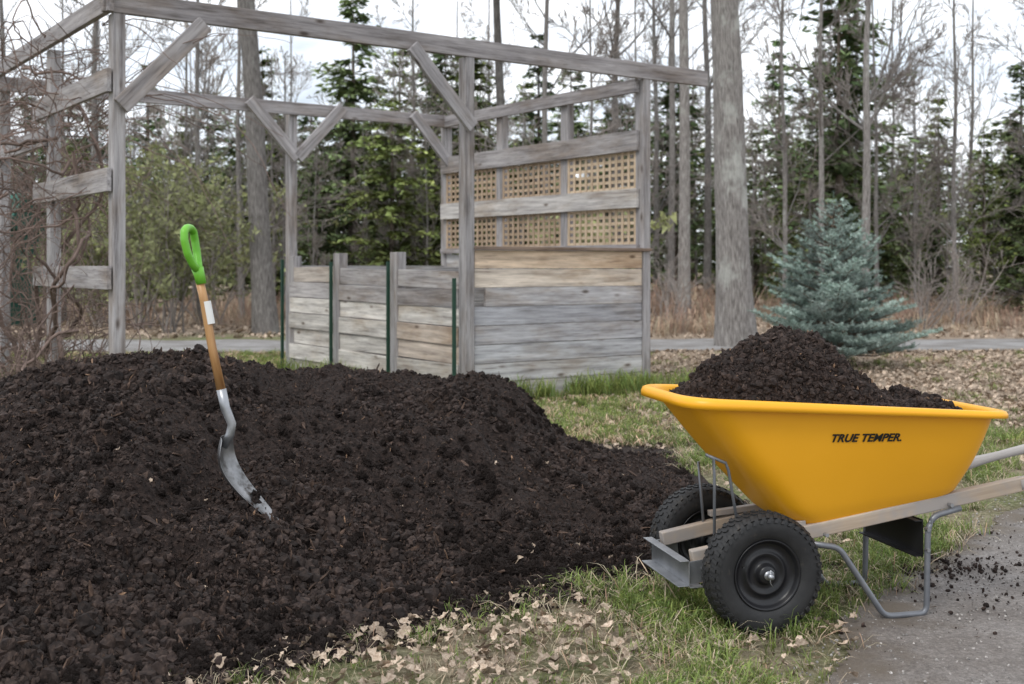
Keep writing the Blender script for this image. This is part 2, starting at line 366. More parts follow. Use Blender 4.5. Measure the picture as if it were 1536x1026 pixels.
px_=np.concatenate([np.arange(-60,-14,2.),np.arange(-14,24,.15),np.arange(24,80,2.)]);py_=np.arange(14,23,.1);X,Y=np.meshgrid(px_,py_)
d=1.45-np.abs(Y-18.2-.018*X)-.5*fbm(X*.9,Y*.9,4,4)
gridmesh('gravel_road',px_,py_,np.full_like(X,.018)-.03*np.clip(.2-d,0,1),m_road,{'edge':np.clip(1-d/.4,0,1)},keep=d>0)
# ---------------- wooden structure ----------------
A=Vector((-.40,10.57,0));B=Vector((1.29,11.81,0));D=Vector((-2.50,13.60,0));Cc=D+(B-A)
ef=(B-A).normalized();es_=(D-A).normalized()
P175=Vector((-2.88,8.75,0));P80=P175+es_*1.8
st=empty('wooden_pergola')
def tn(v=.12,base=(1,1,1)):
    k=1+rng.uniform(-v,v);return (base[0]*k,base[1]*k,base[2]*k)
mb=MB();Zt=3.04
Lb=(D-A).length/3;Lc=(Cc-B).length/3
def post(p,h,w=.10,d_=.10):
    mb.box(p+Vector((0,0,-.05)),p+Vector((0,0,h)),w,d_,up=tuple(es_),t=tn(.12,(.82,.80,.81)))
for p in (A,B,D,Cc,P175,P80,P80+es_*1.9,B+es_*Lc,B+es_*2*Lc): post(p,Zt,.09,.12)
for i in (1,2): post(A+es_*Lb*i,1.34,.10,.14)
post(D+es_*-.12+ef*.0,1.32,.10,.10)
mb.obj('posts',m_wood,parent=st,bevel=.004)
mb=MB();u=Vector((0,0,1))
def beam(p,q,z,h=.15,w=.05,off=Vector((0,0,0)),base=(.74,.71,.72)): mb.box(p+u*z+off,q+u*z+off,w,h,t=tn(.08,base))
beam(P175-ef*.12,A+(B-A)*1.397,Zt+.077,.155,.055,-es_*.04)
beam(P175-es_*.1,P175+es_*5,Zt+.07,.14,.05,-ef*.075)
beam(D-ef*4.3,Cc+ef*.1,Zt-.06,.14,.05,-es_*.09)
beam(B+es_*.0,Cc,Zt-.065,.13,.05,-ef*.075)
beam(B,Cc,2.44,.2,.04,-ef*.07,(.82,.79,.79))
beam(B,Cc,1.875,.19,.04,-ef*.072,(1.15,1.12,1.08))
beam(B,Cc,1.39,.06,.05,-ef*.07)
for z in (2.55,1.83,1.12): beam(P175-es_*.06,P80+es_*.35,z,.17,.035,-ef*.075,(.88,.85,.86))
for z in (2.3,): beam(P80,P80+es_*3,z,.15,.035,-ef*.075,(.82,.8,.82))
def brace(p,dr,l,off): mb.box(p+u*(Zt-l)+off,p+dr*l*.93+u*(Zt-.01)+off,.045,.13,t=tn(.1,(.86,.83,.84)))
brace(P175,ef,.68,-es_*.095)
mb.box(A+u*(Zt-.62)-es_*.1,A-ef*.62+u*(Zt+.02)-es_*.1,.045,.12,t=tn(.1,(.8,.78,.8)))
brace(D,ef,.62,-es_*.16);brace(D,-ef,.62,-es_*.16);brace(Cc,-ef,.62,-es_*.16)
mb.obj('beams_and_braces',m_wood,parent=st,bevel=.003)
mb=MB();hb=1.35/8
for i in range(8):
    z=hb*(i+.5);base=[(1.12,1.10,1.06),(1.12,1.12,1.12),(.98,1.,1.04),(1.06,1.07,1.12),(.9,.92,.98),(1.02,1.02,1.05),(1.35,1.2,1.02),(1.5,1.2,.9)][i]
    x0=.06 if i!=5 else .18
    mb.box(A+ef*x0+u*z-es_*(.02+.004*(i%2)),B-ef*.05+u*z-es_*(.02+.004*(i%2)),.035,hb-.007,t=tn(.08,base))
    mb.box(D+ef*.06+u*z*.9,Cc-ef*.05+u*z*.9,.035,hb*.9-.006,t=tn(.1,(.8,.8,.8)))
    mb.box(B+es_*.05+u*z-ef*.02,Cc-es_*.05+u*z-ef*.02,.035,hb-.006,t=tn(.12))
mb.box(A+ef*.04+u*1.365-es_*.03,B+ef*.04+u*1.365-es_*.03,.12,.03,t=(.5,.38,.30))
mb.obj('wall_boards',m_wood,parent=st,bevel=.003)
mb=MB()
for bay in range(3):
    p=A+es_*(Lb*bay+.07);q=A+es_*(Lb*(bay+1)-.07)
    n=7;top=(1.17,1.18,1.2)[bay];hb=top/n
    for i in range(n):
        base=(1.4,1.36,1.28) if i<5 else (.98,.95,.95)
        if bay==2 and i==6: base=(1.05,.95,.85)
        if bay==0 and i==5: base=(.65,.62,.62)
        if bay==0 and i in(2,3): base=(1.15,1.0,.86)
        o=-ef*(.02+.012*(i%2)+.02*rng.random());dz=rng.uniform(-.01,.01)
        mb.box(p+u*(hb*(i+.5)+dz)+o,q+u*(hb*(i+.5)-dz)+o,.03,hb-.009,t=tn(.15,base))
    if bay:
        for i in range(7): mb.box(A+es_*Lb*bay+ef*.07+u*(hb*(i+.5)),A+es_*Lb*bay+ef*1.9+u*(hb*(i+.5)),.03,hb-.01,t=tn(.12,(.8,.8,.8)))
mb.obj('bin_boards',m_wood,parent=st,bevel=.003)
mb=MB()
for k,hh in ((0.0,1.1),(1,1.25),(2,1.25),(3,1.28)):
    p=A+es_*(Lb*k-.02)-ef*.12
    if k==0:p=A-ef*.13-es_*.0
    mb.box(p,p+u*hh,.035,.012,up=tuple(es_));mb.box(p-ef*.012,p-ef*.012+u*hh,.012,.02,up=tuple(es_))
mb.obj('green_stakes',m_green_st,parent=st)
mb=MB()
for bay in range(3):
    a0=Lc*bay+.06;a1=Lc*(bay+1)-.06
    for (z0,z1) in ((1.42,1.78),(1.97,2.34)):
        k=5
        for i in range(k+1):
            z=z0+.014+(z1-z0-.028)*i/k
            mb.box(B+es_*a0+u*z-ef*.03,B+es_*a1+u*z-ef*.03,.008,.030,t=tn(.15,(1,.97,.92) if bay==0 else (.75,.69,.64)))  # bays past the first get a darker tint: shade painted into the strips
        k=int((a1-a0)/.10)
        for i in range(k+1):
            a=a0+.016+(a1-a0-.032)*i/k
            mb.box(B+es_*a+u*z0-ef*.0385,B+es_*a+u*z1-ef*.0385,.032,.007,up=tuple(ef),t=tn(.15,(.95,.9,.85) if bay==0 else (.7,.64,.6)))  # same painted shade on the upright strips past the first bay
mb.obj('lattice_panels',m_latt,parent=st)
# ---------------- vine ----------------
def wander(p,d,n,step,jit,grav=0,pull=None):
    P=[np.array(p,float)];d=np.array(d,float)
    for i in range(n):
        d=d+rng.normal(0,jit,3)+np.array([0,0,grav])
        if pull is not None: d+= (pull(P[-1]))*.15
        d/=np.linalg.norm(d);P.append(P[-1]+d*step)
    return np.array(P)
vb=MB();esn=np.array(es_);efn=np.array(ef);p0=np.array(P175)
def vpull(q):
    r=q-p0;k=np.dot(r,efn);a=np.dot(r,esn);v=-efn*k*1.5
    if q[2]>3.1: v=v+np.array([0,0,-2.5])
    if q[2]<.15: v=v+np.array([0,0,2.])
    if a<.45: v=v+esn*2.5
    return v
for i in range(420):
    a=rng.uniform(.5,4.5);z=rng.choice([.05,rng.uniform(.6,3.1),rng.uniform(1.4,3.)])
    st_=p0+esn*a+np.array([0,0,z])+efn*rng.normal(-.1,.15)
    n_=int(rng.integers(14,40));R=rng.choice([.003,.005,.008,.015],p=[.5,.3,.14,.06])
    P=wander(st_,(rng.normal(0,1),rng.normal(0,1),rng.normal(.1,1)),n_,.08,.30,-.04,vpull)
    vb.tube(P,np.linspace(R,R*.45,len(P)),4,t=tn(.4),cap=False)
for i in range(44):
    a=rng.uniform(.2,3.5);st_=p0+esn*a+np.array([0,0,rng.uniform(1.6,3.1)])
    P=wander(st_,(rng.uniform(.2,1.),-.2,rng.uniform(0,.8)),int(rng.integers(12,26)),.08,.12,-.06)
    vb.tube(P,np.linspace(.005,.002,len(P)),4,t=tn(.3),cap=False)
for i in range(5):
    a=rng.uniform(.7,3.);P=wander(p0+esn*a,(0,0,1),26,.1,.22,.06,vpull);vb.tube(P,np.linspace(.025,.012,len(P)),7,t=(.8,.8,.8),cap=False)
vb.obj('climbing_vine',m_vine,smooth=True)
# ---------------- trees ----------------
def branch(mb,tw,p,d,L,R,lev,maxlev,bn,up=.05,leaves=None,jit=.12,rmin=.006):
    n=max(4,int(L/(.5 if lev<2 else .25)));n=min(n,14 if lev<2 else 6)
    P=wander(p,d,n,L/n,jit,up);Rr=np.maximum(np.linspace(R,R*(.25 if lev else .2),n+1),rmin)
    (mb if lev<2 else tw).tube(P,Rr,(9,6,4,3,3)[min(lev,4)],t=tn(.12),cap=False)
    if leaves is not None and lev>=2:
        for q in P[1:]:
            for _ in range(2):
                s=rng.uniform(.02,.05);o=rng.normal(0,.05,3);a=rng.normal(0,1,(3,3))*s
                leaves.add(q+o+a,[(0,1,2)],None,tn(.3))
    if lev<maxlev:
        k=bn[lev]
        for i in range(k):
            t=rng.uniform(.35 if lev==0 else .2,1);j=min(n-1,int(t*n));q=P[j]+(P[j+1]-P[j])*rng.random()
            dd=P[j+1]-P[j];dd/=np.linalg.norm(dd);rnd=rng.normal(0,1,3);rnd-=dd*np.dot(rnd,dd);rnd/=np.linalg.norm(rnd)
            ang=rng.uniform(.4,.9);nd=dd*math.cos(ang)+rnd*math.sin(ang)
            branch(mb,tw,q,nd,L*rng.uniform(.3,.55)*(1.15-t*.6),Rr[j]*rng.uniform(.35,.6),lev+1,maxlev,bn,up,leaves,jit,rmin)
def join2(name,a,b_,mats,link=True):
    mb=MB();mb.v=a.v+b_.v;mb.g=a.g+b_.g;mb.t=a.t+b_.t;mb.f=a.f+[[i+a.n for i in f] for f in b_.f];mb.n=a.n+b_.n
    o=mb.obj(name,mats[0],smooth=True,link=link);o.data.materials.append(mats[1])
    mi=np.zeros(len(mb.f),np.int32);mi[len(a.f):]=1;o.data.polygons.foreach_set('material_index',mi);return o
def baretree(name,base,H,R,lean=(0,0),bn=(12,6,5),t0=.35,link=True,up=.06,jit=.035,maxlev=3,curve=1.,tt=1.,bl=1.,rmin=.006):
    a=MB();b_=MB();n=18
    P=np.zeros((n+1,3))
    for i in range(n+1):
        f=i/n;P[i]=(lean[0]*f*H+curve*.8*R*vnoise(f*4,3.3+R*7,3)*f*2,lean[1]*f*H+.1*vnoise(f*5,9.3+R*5,5),f*H)
    Rr=R*np.array([1.35,1.1]+list(np.linspace(1,.28,n-1)))
    nn=16;a.tube(P,Rr,nn,cap=False,t=(tt,tt,tt))
    v=a.v[0];c=np.repeat(P,nn,0);dlt=v-c;ang=np.arctan2(dlt[:,1],dlt[:,0]);a.v[0]=c+dlt*(1+.10*vnoise(ang*3+50,v[:,2]*1.5,7)+.05*vnoise(ang*9+50,v[:,2]*3,8))[:,None]
    for i in range(bn[0]):
        t=rng.uniform(t0,.98);j=int(t*n);q=P[j];az=rng.uniform(0,6.283);el=rng.uniform(.35,1.1)
        d=(math.cos(az)*math.cos(el),math.sin(az)*math.cos(el),math.sin(el))
        branch(a,b_,q,d,bl*H*rng.uniform(.12,.26)*(1.3-t*.7),Rr[j]*rng.uniform(.25,.5),1,maxlev,bn,up,None,.12,rmin)
    o=join2(name,a,b_,(m_bark,m_twig),link);o.location=base;return o
def conifer(H,Rad,seed_tint=(1,1,1),dens=1.,shape=.8,sp=.30,droop=-.15,t0=.05):
    a=MB();a.tube([(0,0,0),(0,0,H*.5),(0,0,H)],[.012*H+.03,.008*H+.015,.01],7,t=(.6,.55,.5),cap=False)
    Vs=[];Ts=[];nw=int(H*3.8*dens)
    bt=MB()
    for w in range(nw):
        t=t0+(1-t0)*(w+rng.random())/nw;z=t*H
        nb_=int(rng.integers(3,8))
        for k in range(nb_):
            if rng.random()<.12: continue
            L=Rad*((1-t)**shape*.95+.05)*rng.uniform(.45,1.2);az=rng.uniform(0,6.283)
            e=rng.uniform(-.1,.4)
            dx=math.cos(az);dy=math.sin(az)
            ns=max(3,int(L/.12*dens));s_=(np.arange(ns)+.5)/ns
            r=L*s_;zz=z+r*e*.6+droop*L*s_**2
            q=np.stack([dx*r,dy*r,zz],1)
            bt.tube(np.array([[0,0,z],[dx*L*.5,dy*L*.5,z+L*.3*e+droop*L*.25],[dx*L,dy*L,z+L*.6*e+droop*L]]),[.02,.012,.004],3,t=(.6,.5,.4),cap=False)
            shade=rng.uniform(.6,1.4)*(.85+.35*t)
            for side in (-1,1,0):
                m_=ns
                wd=sp*rng.uniform(.5,1.1,m_)*(1.05-s_*.5)
                a2=az+side*rng.uniform(.6,1.2,m_)
                dd=np.stack([np.cos(a2),np.sin(a2),rng.uniform(-.6,.25,m_)],1)
                base=q+rng.normal(0,.05,(m_,3));tip=base+dd*wd[:,None]
                nrm=np.stack([-np.sin(a2),np.cos(a2),rng.normal(0,.6,m_)],1)
                hw=wd*rng.uniform(.14,.27,m_)
                mid=base+dd*(wd*.45)[:,None]
                v=np.stack([base,mid+nrm*hw[:,None],tip,mid-nrm*hw[:,None]],1)
                Vs.append(v.reshape(-1,3))
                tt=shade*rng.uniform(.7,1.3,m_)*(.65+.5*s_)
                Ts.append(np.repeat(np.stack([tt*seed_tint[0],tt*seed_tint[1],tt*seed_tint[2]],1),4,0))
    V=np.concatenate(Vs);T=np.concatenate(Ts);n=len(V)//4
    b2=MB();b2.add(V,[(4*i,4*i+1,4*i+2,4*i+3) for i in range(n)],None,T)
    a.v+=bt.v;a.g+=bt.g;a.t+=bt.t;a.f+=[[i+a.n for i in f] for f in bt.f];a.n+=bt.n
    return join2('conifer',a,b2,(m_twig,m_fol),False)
cons=[conifer(10,3.1,(1,1,1),1,.75,.42),conifer(10,2.6,(.85,.97,.92),1.,.8,.38),conifer(10,3.8,(1.2,1.12,.85),.85,.5,.46,-.22),conifer(10,2.3,(1.4,1.32,.9),.9,.6,.36,.12),conifer(10,3.0,(.95,1,1.0),.7,.45,.48,0,.25)]
bares=[baretree('b',(0,0,0),12,.085,(.01,0),(18,8,6),.25,False,rmin=.008,tt=1.2),baretree('b',(0,0,0),11,.065,(-.02,0),(18,8,6),.15,False,rmin=.008,tt=1.3),baretree('b',(0,0,0),14,.11,(.02,0),(18,8,6),.4,False,rmin=.009,tt=1.1),baretree('b',(0,0,0),8,.04,(.03,0),(20,8,6),.1,False,rmin=.008,tt=1.3)]
FP=[];FS=[];FI=[]
def hmax(x):
    return np.interp(x,[-30,-16,-12,-8,-3,0,3,6,8,10,12,14,16,30],[7.2,7.8,7.2,7.2,8.4,8.0,7.2,6.6,8.6,9.0,6.2,7.0,6.,7])
for i in range(88):
    y=rng.uniform(36,54);x=-.72*y+1.44*y*(i+rng.random())/88
    xr=x/y*36
    h=hmax(xr)*(y/36)**.85*rng.uniform(.58,1.02)
    FP.append((x,y,-.1));FS.append(h/10);FI.append(int(rng.choice(5,p=[.26,.2,.2,.17,.17])))
for i in range(30):
    y=rng.uniform(56,60);x=(-.6+1.2*(i+rng.random())/30)*y
    FP.append((x,y,-.1));FS.append(rng.uniform(.6,.8));FI.append(int(rng.choice([0,2,2])))
for i in range(26):
    y=rng.uniform(31,35);x=(-.62+1.24*(i+rng.random())/26)*y
    if .10<x/y<.17: continue
    FP.append((x,y,-.1));FS.append(rng.uniform(.28,.55));FI.append(int(rng.choice([0,2,3,3,4])))
for (x,y,h,i) in [(7.9,29,8.6,4),(9.5,34,9.0,0),(14.,33,7.0,0),(12.8,36,6.6,3),(-4.5,34,9.0,0),(-1.2,33,7.2,2),(0.8,36,8.2,1),(-7.5,36,7.8,3),(-3.0,30,5.6,2),(-.8,29,4.6,3),(-10,33,6.8,1),(11.8,30,4.8,3),(13.2,29,5.2,0),(2.8,32,6.2,1),(4.6,34,7.0,4),(-2,36,8.2,0)]:
    FP.append((x,y,-.1));FS.append(h/10);FI.append(i)
nF=len(FP)
scatter('conifer_forest',FP,np.stack([np.zeros(nF),np.zeros(nF),rng.uniform(0,6.28,nF)],1),FS,FI,cons)
BP=[];BS=[];BI=[]
for i in range(88):
    y=rng.uniform(25,39);x=-.62*y+1.24*y*(i+rng.random())/88
    if .36<x/y<.5 and rng.random()<.35: continue
    BP.append((x,y,-.1));BS.append(rng.uniform(.5,1.0));BI.append(int(rng.choice(4,p=[.25,.27,.08,.4])))
nB=len(BP)
scatter('bare_tree_row',BP,np.stack([np.zeros(nB),np.zeros(nB),rng.uniform(0,6.28,nB)],1),BS,BI,bares)
def px2(x,Yd): return (x-768)/1800*Yd
baretree('large_maple_tree',(px2(1104,18),18,0),15,.25,(-.036,0),(9,5,4),.62,curve=.4,tt=1.35)
baretree('bare_tree',(px2(397,21.5),21.5,0),15,.19,(-.052,0),(12,6,5),.5,curve=1.,tt=.95)
baretree('bare_tree',(px2(1026,26),26,0),15,.13,(.002,0),(10,6,5),.6,tt=1.45)
baretree('bare_tree',(px2(1006,29),29,0),15,.085,(.008,0),(12,6,5),.4,tt=1.3)
baretree('bare_tree',(px2(752,27),27,0),15,.11,(-.003,0),(12,6,5),.5,curve=2.5,tt=.65)
baretree('bare_tree',(px2(925,30),30,0),10.5,.11,(.0,0),(20,8,6),.55,up=.1,rmin=.01,bl=1.3,tt=1.1)
baretree('bare_tree',(px2(1296,24),24,0),10,.09,(.016,0),(20,8,6),.4,tt=1.45,up=.1,rmin=.009,bl=1.2)
baretree('bare_tree',(px2(1232,25),25,0),10,.065,(.0,0),(16,8,6),.35,tt=1.45,up=.1,rmin=.008)
baretree('bare_tree',(px2(140,26),26,0),11,.09,(.01,0),(18,8,6),.3,up=.1,rmin=.008)
baretree('bare_tree',(px2(300,25),25,0),9,.07,(-.01,0),(18,8,6),.3,up=.1,rmin=.008)
def shrub(name,base,H,k,leaf=True):
    a=MB();b_=MB();lf=MB()
    for i in range(k):
        az=rng.uniform(0,6.28);e=rng.uniform(.9,1.45)
        branch(a,b_,np.array([rng.normal(0,.12),rng.normal(0,.12),0]),(math.cos(az)*math.cos(e),math.sin(az)*math.cos(e),math.sin(e)),H*rng.uniform(.6,1.),.018,1,3,(0,7,5),.02,lf if leaf else None,.12,.004)
    o=join2(name,a,b_,(m_twig,m_twig));o.location=base
    if leaf:
        l=lf.obj('leaves',m_bud);l.parent=o
for (x,y,h,k) in [(265,21.5,3.0,12),(215,23,3.6,12),(320,24,3.2,9),(150,24,3,9)]: shrub('budding_shrub',(px2(x,y),y,0),h,k)
for (x,y,h,k) in [(1380,22,1.5,9),(880,24,2.6,9),(1440,25,1.8,8),(1010,23,1.6,8)]: shrub('bare_shrub',(px2(x,y),y,0),h,k,x<1000)
# blue spruce
a=MB();a.tube([(0,0,0),(0,0,1),(0,0,2.0)],[.035,.02,.006],7,t=(.4,.35,.3),cap=False);V=[];T=[]
Hs=2.02;nw=16
def bottle(p,q,shade):
    L=np.linalg.norm(q-p);n=max(6,int(L/.0052));d=(q-p)/L
    s=rng.random(n);b0=p+(q-p)*s[:,None];r=rng.normal(0,1,(n,3));r-=d*(r@d)[:,None];r/=np.linalg.norm(r,axis=1)[:,None]
    dr=r*.85+d*.55;dr/=np.linalg.norm(dr,axis=1)[:,None];tip=b0+dr*rng.uniform(.026,.042,n)[:,None]
    sd=np.cross(dr,d)*.006
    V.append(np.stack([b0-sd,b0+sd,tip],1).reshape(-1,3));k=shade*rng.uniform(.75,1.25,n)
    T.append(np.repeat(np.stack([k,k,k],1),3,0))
for w in range(nw):
    t=(w+.3)/nw;z=.12+t*(Hs-.17)
    nb_=int(13-7*t)
    for k in range(nb_):
        az=(k+rng.uniform(-.4,.4))*6.283/nb_+w*.9;L=1.02*(1-t)**.8*rng.uniform(.65,1.15)+.06;e=.15+.55*t+rng.uniform(-.08,.12)
        sh=rng.uniform(.65,1.35)
        end=np.array([math.cos(az)*L,math.sin(az)*L,z+L*e]);st0=np.array([0,0,z]);mid=(st0+end)/2-np.array([0,0,.07*L])
        a.tube([st0,mid,end],[.012,.008,.003],4,t=(.5,.4,.3),cap=False)
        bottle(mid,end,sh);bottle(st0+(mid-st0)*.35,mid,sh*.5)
        nsub=int(L/.09)
        for j in range(nsub*2):
            f=.3+.68*((j//2)+rng.random())/nsub
            q=(st0*(1-f)+end*f)-np.array([0,0,.07*L*4*f*(1-f)*.5]);a2=az+(1 if j%2 else -1)*rng.uniform(.6,.95);l2=L*.40*(1.1-f)*rng.uniform(.7,1.2)+.05
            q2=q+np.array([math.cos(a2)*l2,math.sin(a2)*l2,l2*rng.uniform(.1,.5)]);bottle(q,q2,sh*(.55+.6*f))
            if l2>.14:
                for s3 in (-1,1):
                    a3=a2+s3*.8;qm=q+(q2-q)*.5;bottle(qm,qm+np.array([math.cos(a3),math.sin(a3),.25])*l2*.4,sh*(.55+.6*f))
bottle(np.array([0,0,1.75]),np.array([0,0,2.1]),1.1)
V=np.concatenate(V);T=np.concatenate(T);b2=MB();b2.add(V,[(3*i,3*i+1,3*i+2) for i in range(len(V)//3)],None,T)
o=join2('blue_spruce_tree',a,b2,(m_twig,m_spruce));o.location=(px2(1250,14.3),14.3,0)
# ---------------- grass ----------------
def tuft(nb,h,w,spread,mat,lean=.5):
    m=MB()
    for i in range(nb):
        az=rng.uniform(0,6.28);L=h*rng.uniform(.5,1.1);p=np.array([rng.normal(0,spread),rng.normal(0,spread),0]);le=rng.uniform(.1,lean)
        d=np.array([math.cos(az),math.sin(az),0]);sd=np.array([-d[1],d[0],0])*w*rng.uniform(.6,1.2)
        q=[p,p+d*L*le*.25+np.array([0,0,L*.4]),p+d*L*le*.75+np.array([0,0,L*.75]),p+d*L*le*1.4+np.array([0,0,L*(.98-le*.35)])]
        vv=[q[0]-sd,q[0]+sd,q[1]-sd*.9,q[1]+sd*.9,q[2]-sd*.6,q[2]+sd*.6,q[3]]
        k=rng.uniform(.75,1.25);y=rng.uniform(.9,1.3)
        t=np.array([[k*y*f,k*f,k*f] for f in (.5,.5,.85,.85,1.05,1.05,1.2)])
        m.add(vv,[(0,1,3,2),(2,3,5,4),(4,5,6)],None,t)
    return m.obj('t',mat,link=False)
gp=[tuft(14,.05,.0017,.02,m_grass,.9),tuft(14,.07,.0019,.018,m_grass,.8),tuft(12,.10,.0021,.016,m_grass,.8),tuft(12,.06,.0018,.026,m_straw,2.2),tuft(10,.08,.0016,.026,m_straw,2.4)]
def gmask(x,y):
    g=fbm(x*1.5,y*1.5,4,61)+.18*np.exp(-((x-.55)/.8)**2-((y-4.3)/.5)**2)
    ph=pile_h(x,y,False);ok=(ph<.012)&(in_path(x,y)<rng.uniform(-.16,.08,len(x)))
    return g,ok
n=64000
yy=2.9+rng.random(n)**1.6*7.5;xx=rng.uniform(-.47,.47,n)*yy*1.08
g,ok=gmask(xx,yy);keep=ok&(rng.random(n)<np.clip(.34+g*2.0,.07,1))
keep&=rng.random(n)>litmask(xx,yy)*.93
xx,yy,g=xx[keep],yy[keep],g[keep];n=len(xx)
idx=np.where(rng.random(n)<np.clip(.36-g*1.0,.09,.85),rng.choice([3,4],n),rng.choice([0,1,2],n,p=[.4,.37,.23]))
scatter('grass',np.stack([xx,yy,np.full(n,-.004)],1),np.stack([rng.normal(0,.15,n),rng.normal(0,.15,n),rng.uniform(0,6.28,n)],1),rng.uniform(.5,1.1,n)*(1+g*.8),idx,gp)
gp2=[tuft(26,.10,.004,.06,m_grass,.9),tuft(20,.12,.004,.06,m_grass,.9),tuft(20,.09,.004,.06,m_straw,1.4),tuft(30,.3,.005,.06,m_grass,.6)]
n=17000
yy=rng.uniform(8,16.5,n);xx=rng.uniform(-.5,.5,n)*yy
g=fbm(xx*.8,yy*.8,3,62)
keep=(pile_h(xx,yy,False)<.01)&(rng.random(n)<np.where(rng.random(n)<litmask(xx,yy)*.94,.0,.6+g))
xx,yy=xx[keep],yy[keep];P=np.stack([xx,yy,np.zeros(len(xx))],1);I=rng.choice(3,len(xx),p=[.38,.30,.32]);Sx=rng.uniform(.5,1,len(xx))
Q=[]
for a_,b_,k,o_ in ((A,B,80,-es_),(A,D,60,-ef),(B,B+ef*.8,14,-es_),(P175,P80,60,-ef),(P80,P80+es_*4,80,-ef)):
    for i in range(k):
        f=rng.random();q=a_+(b_-a_)*f+o_*rng.uniform(.06,.45);Q.append((q.x,q.y,0))
Q=np.array(Q)
P=np.vstack([P,Q]);I=np.concatenate([I,np.full(len(Q),3)]);Sx=np.concatenate([Sx,rng.uniform(.35,1.0,len(Q))])
n=len(P);scatter('meadow_grass',P,np.stack([rng.normal(0,.1,n),rng.normal(0,.1,n),rng.uniform(0,6.28,n)],1),Sx,I,gp2)
gp3=[tuft(40,.7,.007,.18,m_straw,.7),tuft(40,.9,.006,.22,m_brush,.7),tuft(30,.45,.008,.2,m_straw,1.)]
n=2600;yy=rng.uniform(20.3,32,n);xx=rng.uniform(-.6,.6,n)*yy;g=fbm(xx*.5,yy*.5,3,91)
den=np.where((xx/yy>.10)&(xx/yy<.19),1.,np.where(xx/yy>.3,.8,.3));den=np.where(yy>27,.8,den)
keep=rng.random(n)<den*(.5+1.4*g);xx,yy=xx[keep],yy[keep];n=len(xx)
tall=(xx/yy>.10)&(xx/yy<.19)
scatter('dry_brush',np.stack([xx,yy,np.zeros(n)],1),np.stack([rng.normal(0,.1,n),rng.normal(0,.1,n),rng.uniform(0,6.28,n)],1),rng.uniform(.3,1.,n)*np.where(yy>25,1.,.7)*np.where(tall,1.4,1),rng.choice(3,n,p=[.3,.45,.25]),gp3)
def leaf():
    m=MB();n=7;V=[];c=random.uniform(-.7,1.1);tw=random.uniform(-.8,.8);ph=random.uniform(0,6)
    for i in range(n):
        f=i/(n-1);x=(f-.5)*2;w=.66*math.sin(math.pi*min(1,f*.93+.05))**.8*(1+.38*math.sin(i*2.7+ph))
        z=c*x*x*.5+tw*x*.2
        V+=[(x,-w,z+.6*w*random.uniform(.1,1.2)),(x,random.uniform(-.06,.06),z),(x,w*random.uniform(.6,1.1),z+.6*w*random.uniform(.1,1.2))]
    F=[]
    for i in range(n-1):
        a=i*3;F+=[(a,a+1,a+4,a+3),(a+1,a+2,a+5,a+4)]
    m.add(V,F);return m.obj('l',m_leaf,link=False,smooth=True)
L_=[leaf() for _ in range(8)]
x1=np.concatenate([rng.uniform(-1.2,2.0,2000),rng.normal(-.15,.5,420)]);y1=np.concatenate([rng.uniform(3.1,6.5,2000),rng.normal(3.7,.25,420)]);n1=len(x1)
cl=.6*np.exp(-((x1+.15)/.7)**2-((y1-3.7)/.4)**2)
gl=fbm(x1*1.5,y1*1.5,4,61)
ok=(pile_h(x1,y1,False)<.035)&(in_path(x1,y1)<.06)&(rng.random(n1)<np.clip(.36+cl-gl*1.2,.04,1))
x1,y1=x1[ok],y1[ok];s1=.008+.020*rng.random(len(x1))**1.3;z1=np.full(len(x1),.014)
n2=26000;y2=rng.uniform(7.2,17,n2);x2=rng.uniform(.0,.62,n2)*y2
ok=(rng.random(n2)<np.clip(litmask(x2,y2),.06,1)*.8);x2,y2=x2[ok],y2[ok];s2=rng.uniform(.012,.034,len(x2));z2=np.full(len(x2),.012)
n3=5000;y3=rng.uniform(20,29,n3);x3=rng.uniform(-.55,.55,n3)*y3;s3=rng.uniform(.04,.07,n3);z3=np.full(n3,.012)
n4=900;y4=rng.uniform(7,16,n4);x4=rng.uniform(-.5,.1,n4)*y4;ok=pile_h(x4,y4,False)<.01;x4,y4=x4[ok],y4[ok];s4=rng.uniform(.02,.035,len(x4));z4=np.full(len(x4),.012)
n5=34;x5=rng.uniform(-1.6,.8,n5);b5=np.interp(x5,fx,fb);y5=b5+.1+rng.random(n5)**2*1.6;z5=np.maximum(pile_h(x5,y5),0)+.008;s5=rng.uniform(.008,.016,n5)
x5=np.append(x5,[.075,.02]);y5=np.append(y5,[4.72,4.6]);z5=np.append(z5,pile_h(np.array([.075,.02]),np.array([4.72,4.6]))+.02);s5=np.append(s5,[.035,.026])
X_=np.concatenate([x1,x2,x3,x4,x5]);Y_=np.concatenate([y1,y2,y3,y4,y5]);Sc=np.concatenate([s1,s2,s3,s4,s5]);Z_=np.concatenate([z1,z2,z3,z4,z5]);n=len(X_)
Zs=rng.random(n)*.02;Zs[-len(x5):]=0
scatter('leaf_litter',np.stack([X_,Y_,Z_+Zs],1),rrot(n,.75),Sc,rng.integers(0,8,n),L_)
n=1200;a_=rng.normal(1.75,.5,n);b__=rng.normal(4.65,.4,n);sz=.002+.009*rng.random(n)**6
c1=np.stack([a_,b__,sz*.4+.006],1)
n2=500;c2x=rng.normal(1.66,.22,n2);c2y=rng.normal(4.75,.10,n2);s2=.002+.009*rng.random(n2)**3.5;c2=np.stack([c2x,c2y,s2*.5+.006],1)
P=np.vstack([c1,c2]);sz=np.concatenate([sz,s2]);n=len(P)
scatter('spilled_mulch',P,rrot(n),sz,rng.choice(10,n,p=PM),mulch_protos())
n=14000;yy=rng.uniform(3,7.5,n);xx=path_edge(yy)+rng.random(n)*2.4-.1;sz=.0012+.005*rng.random(n)**4
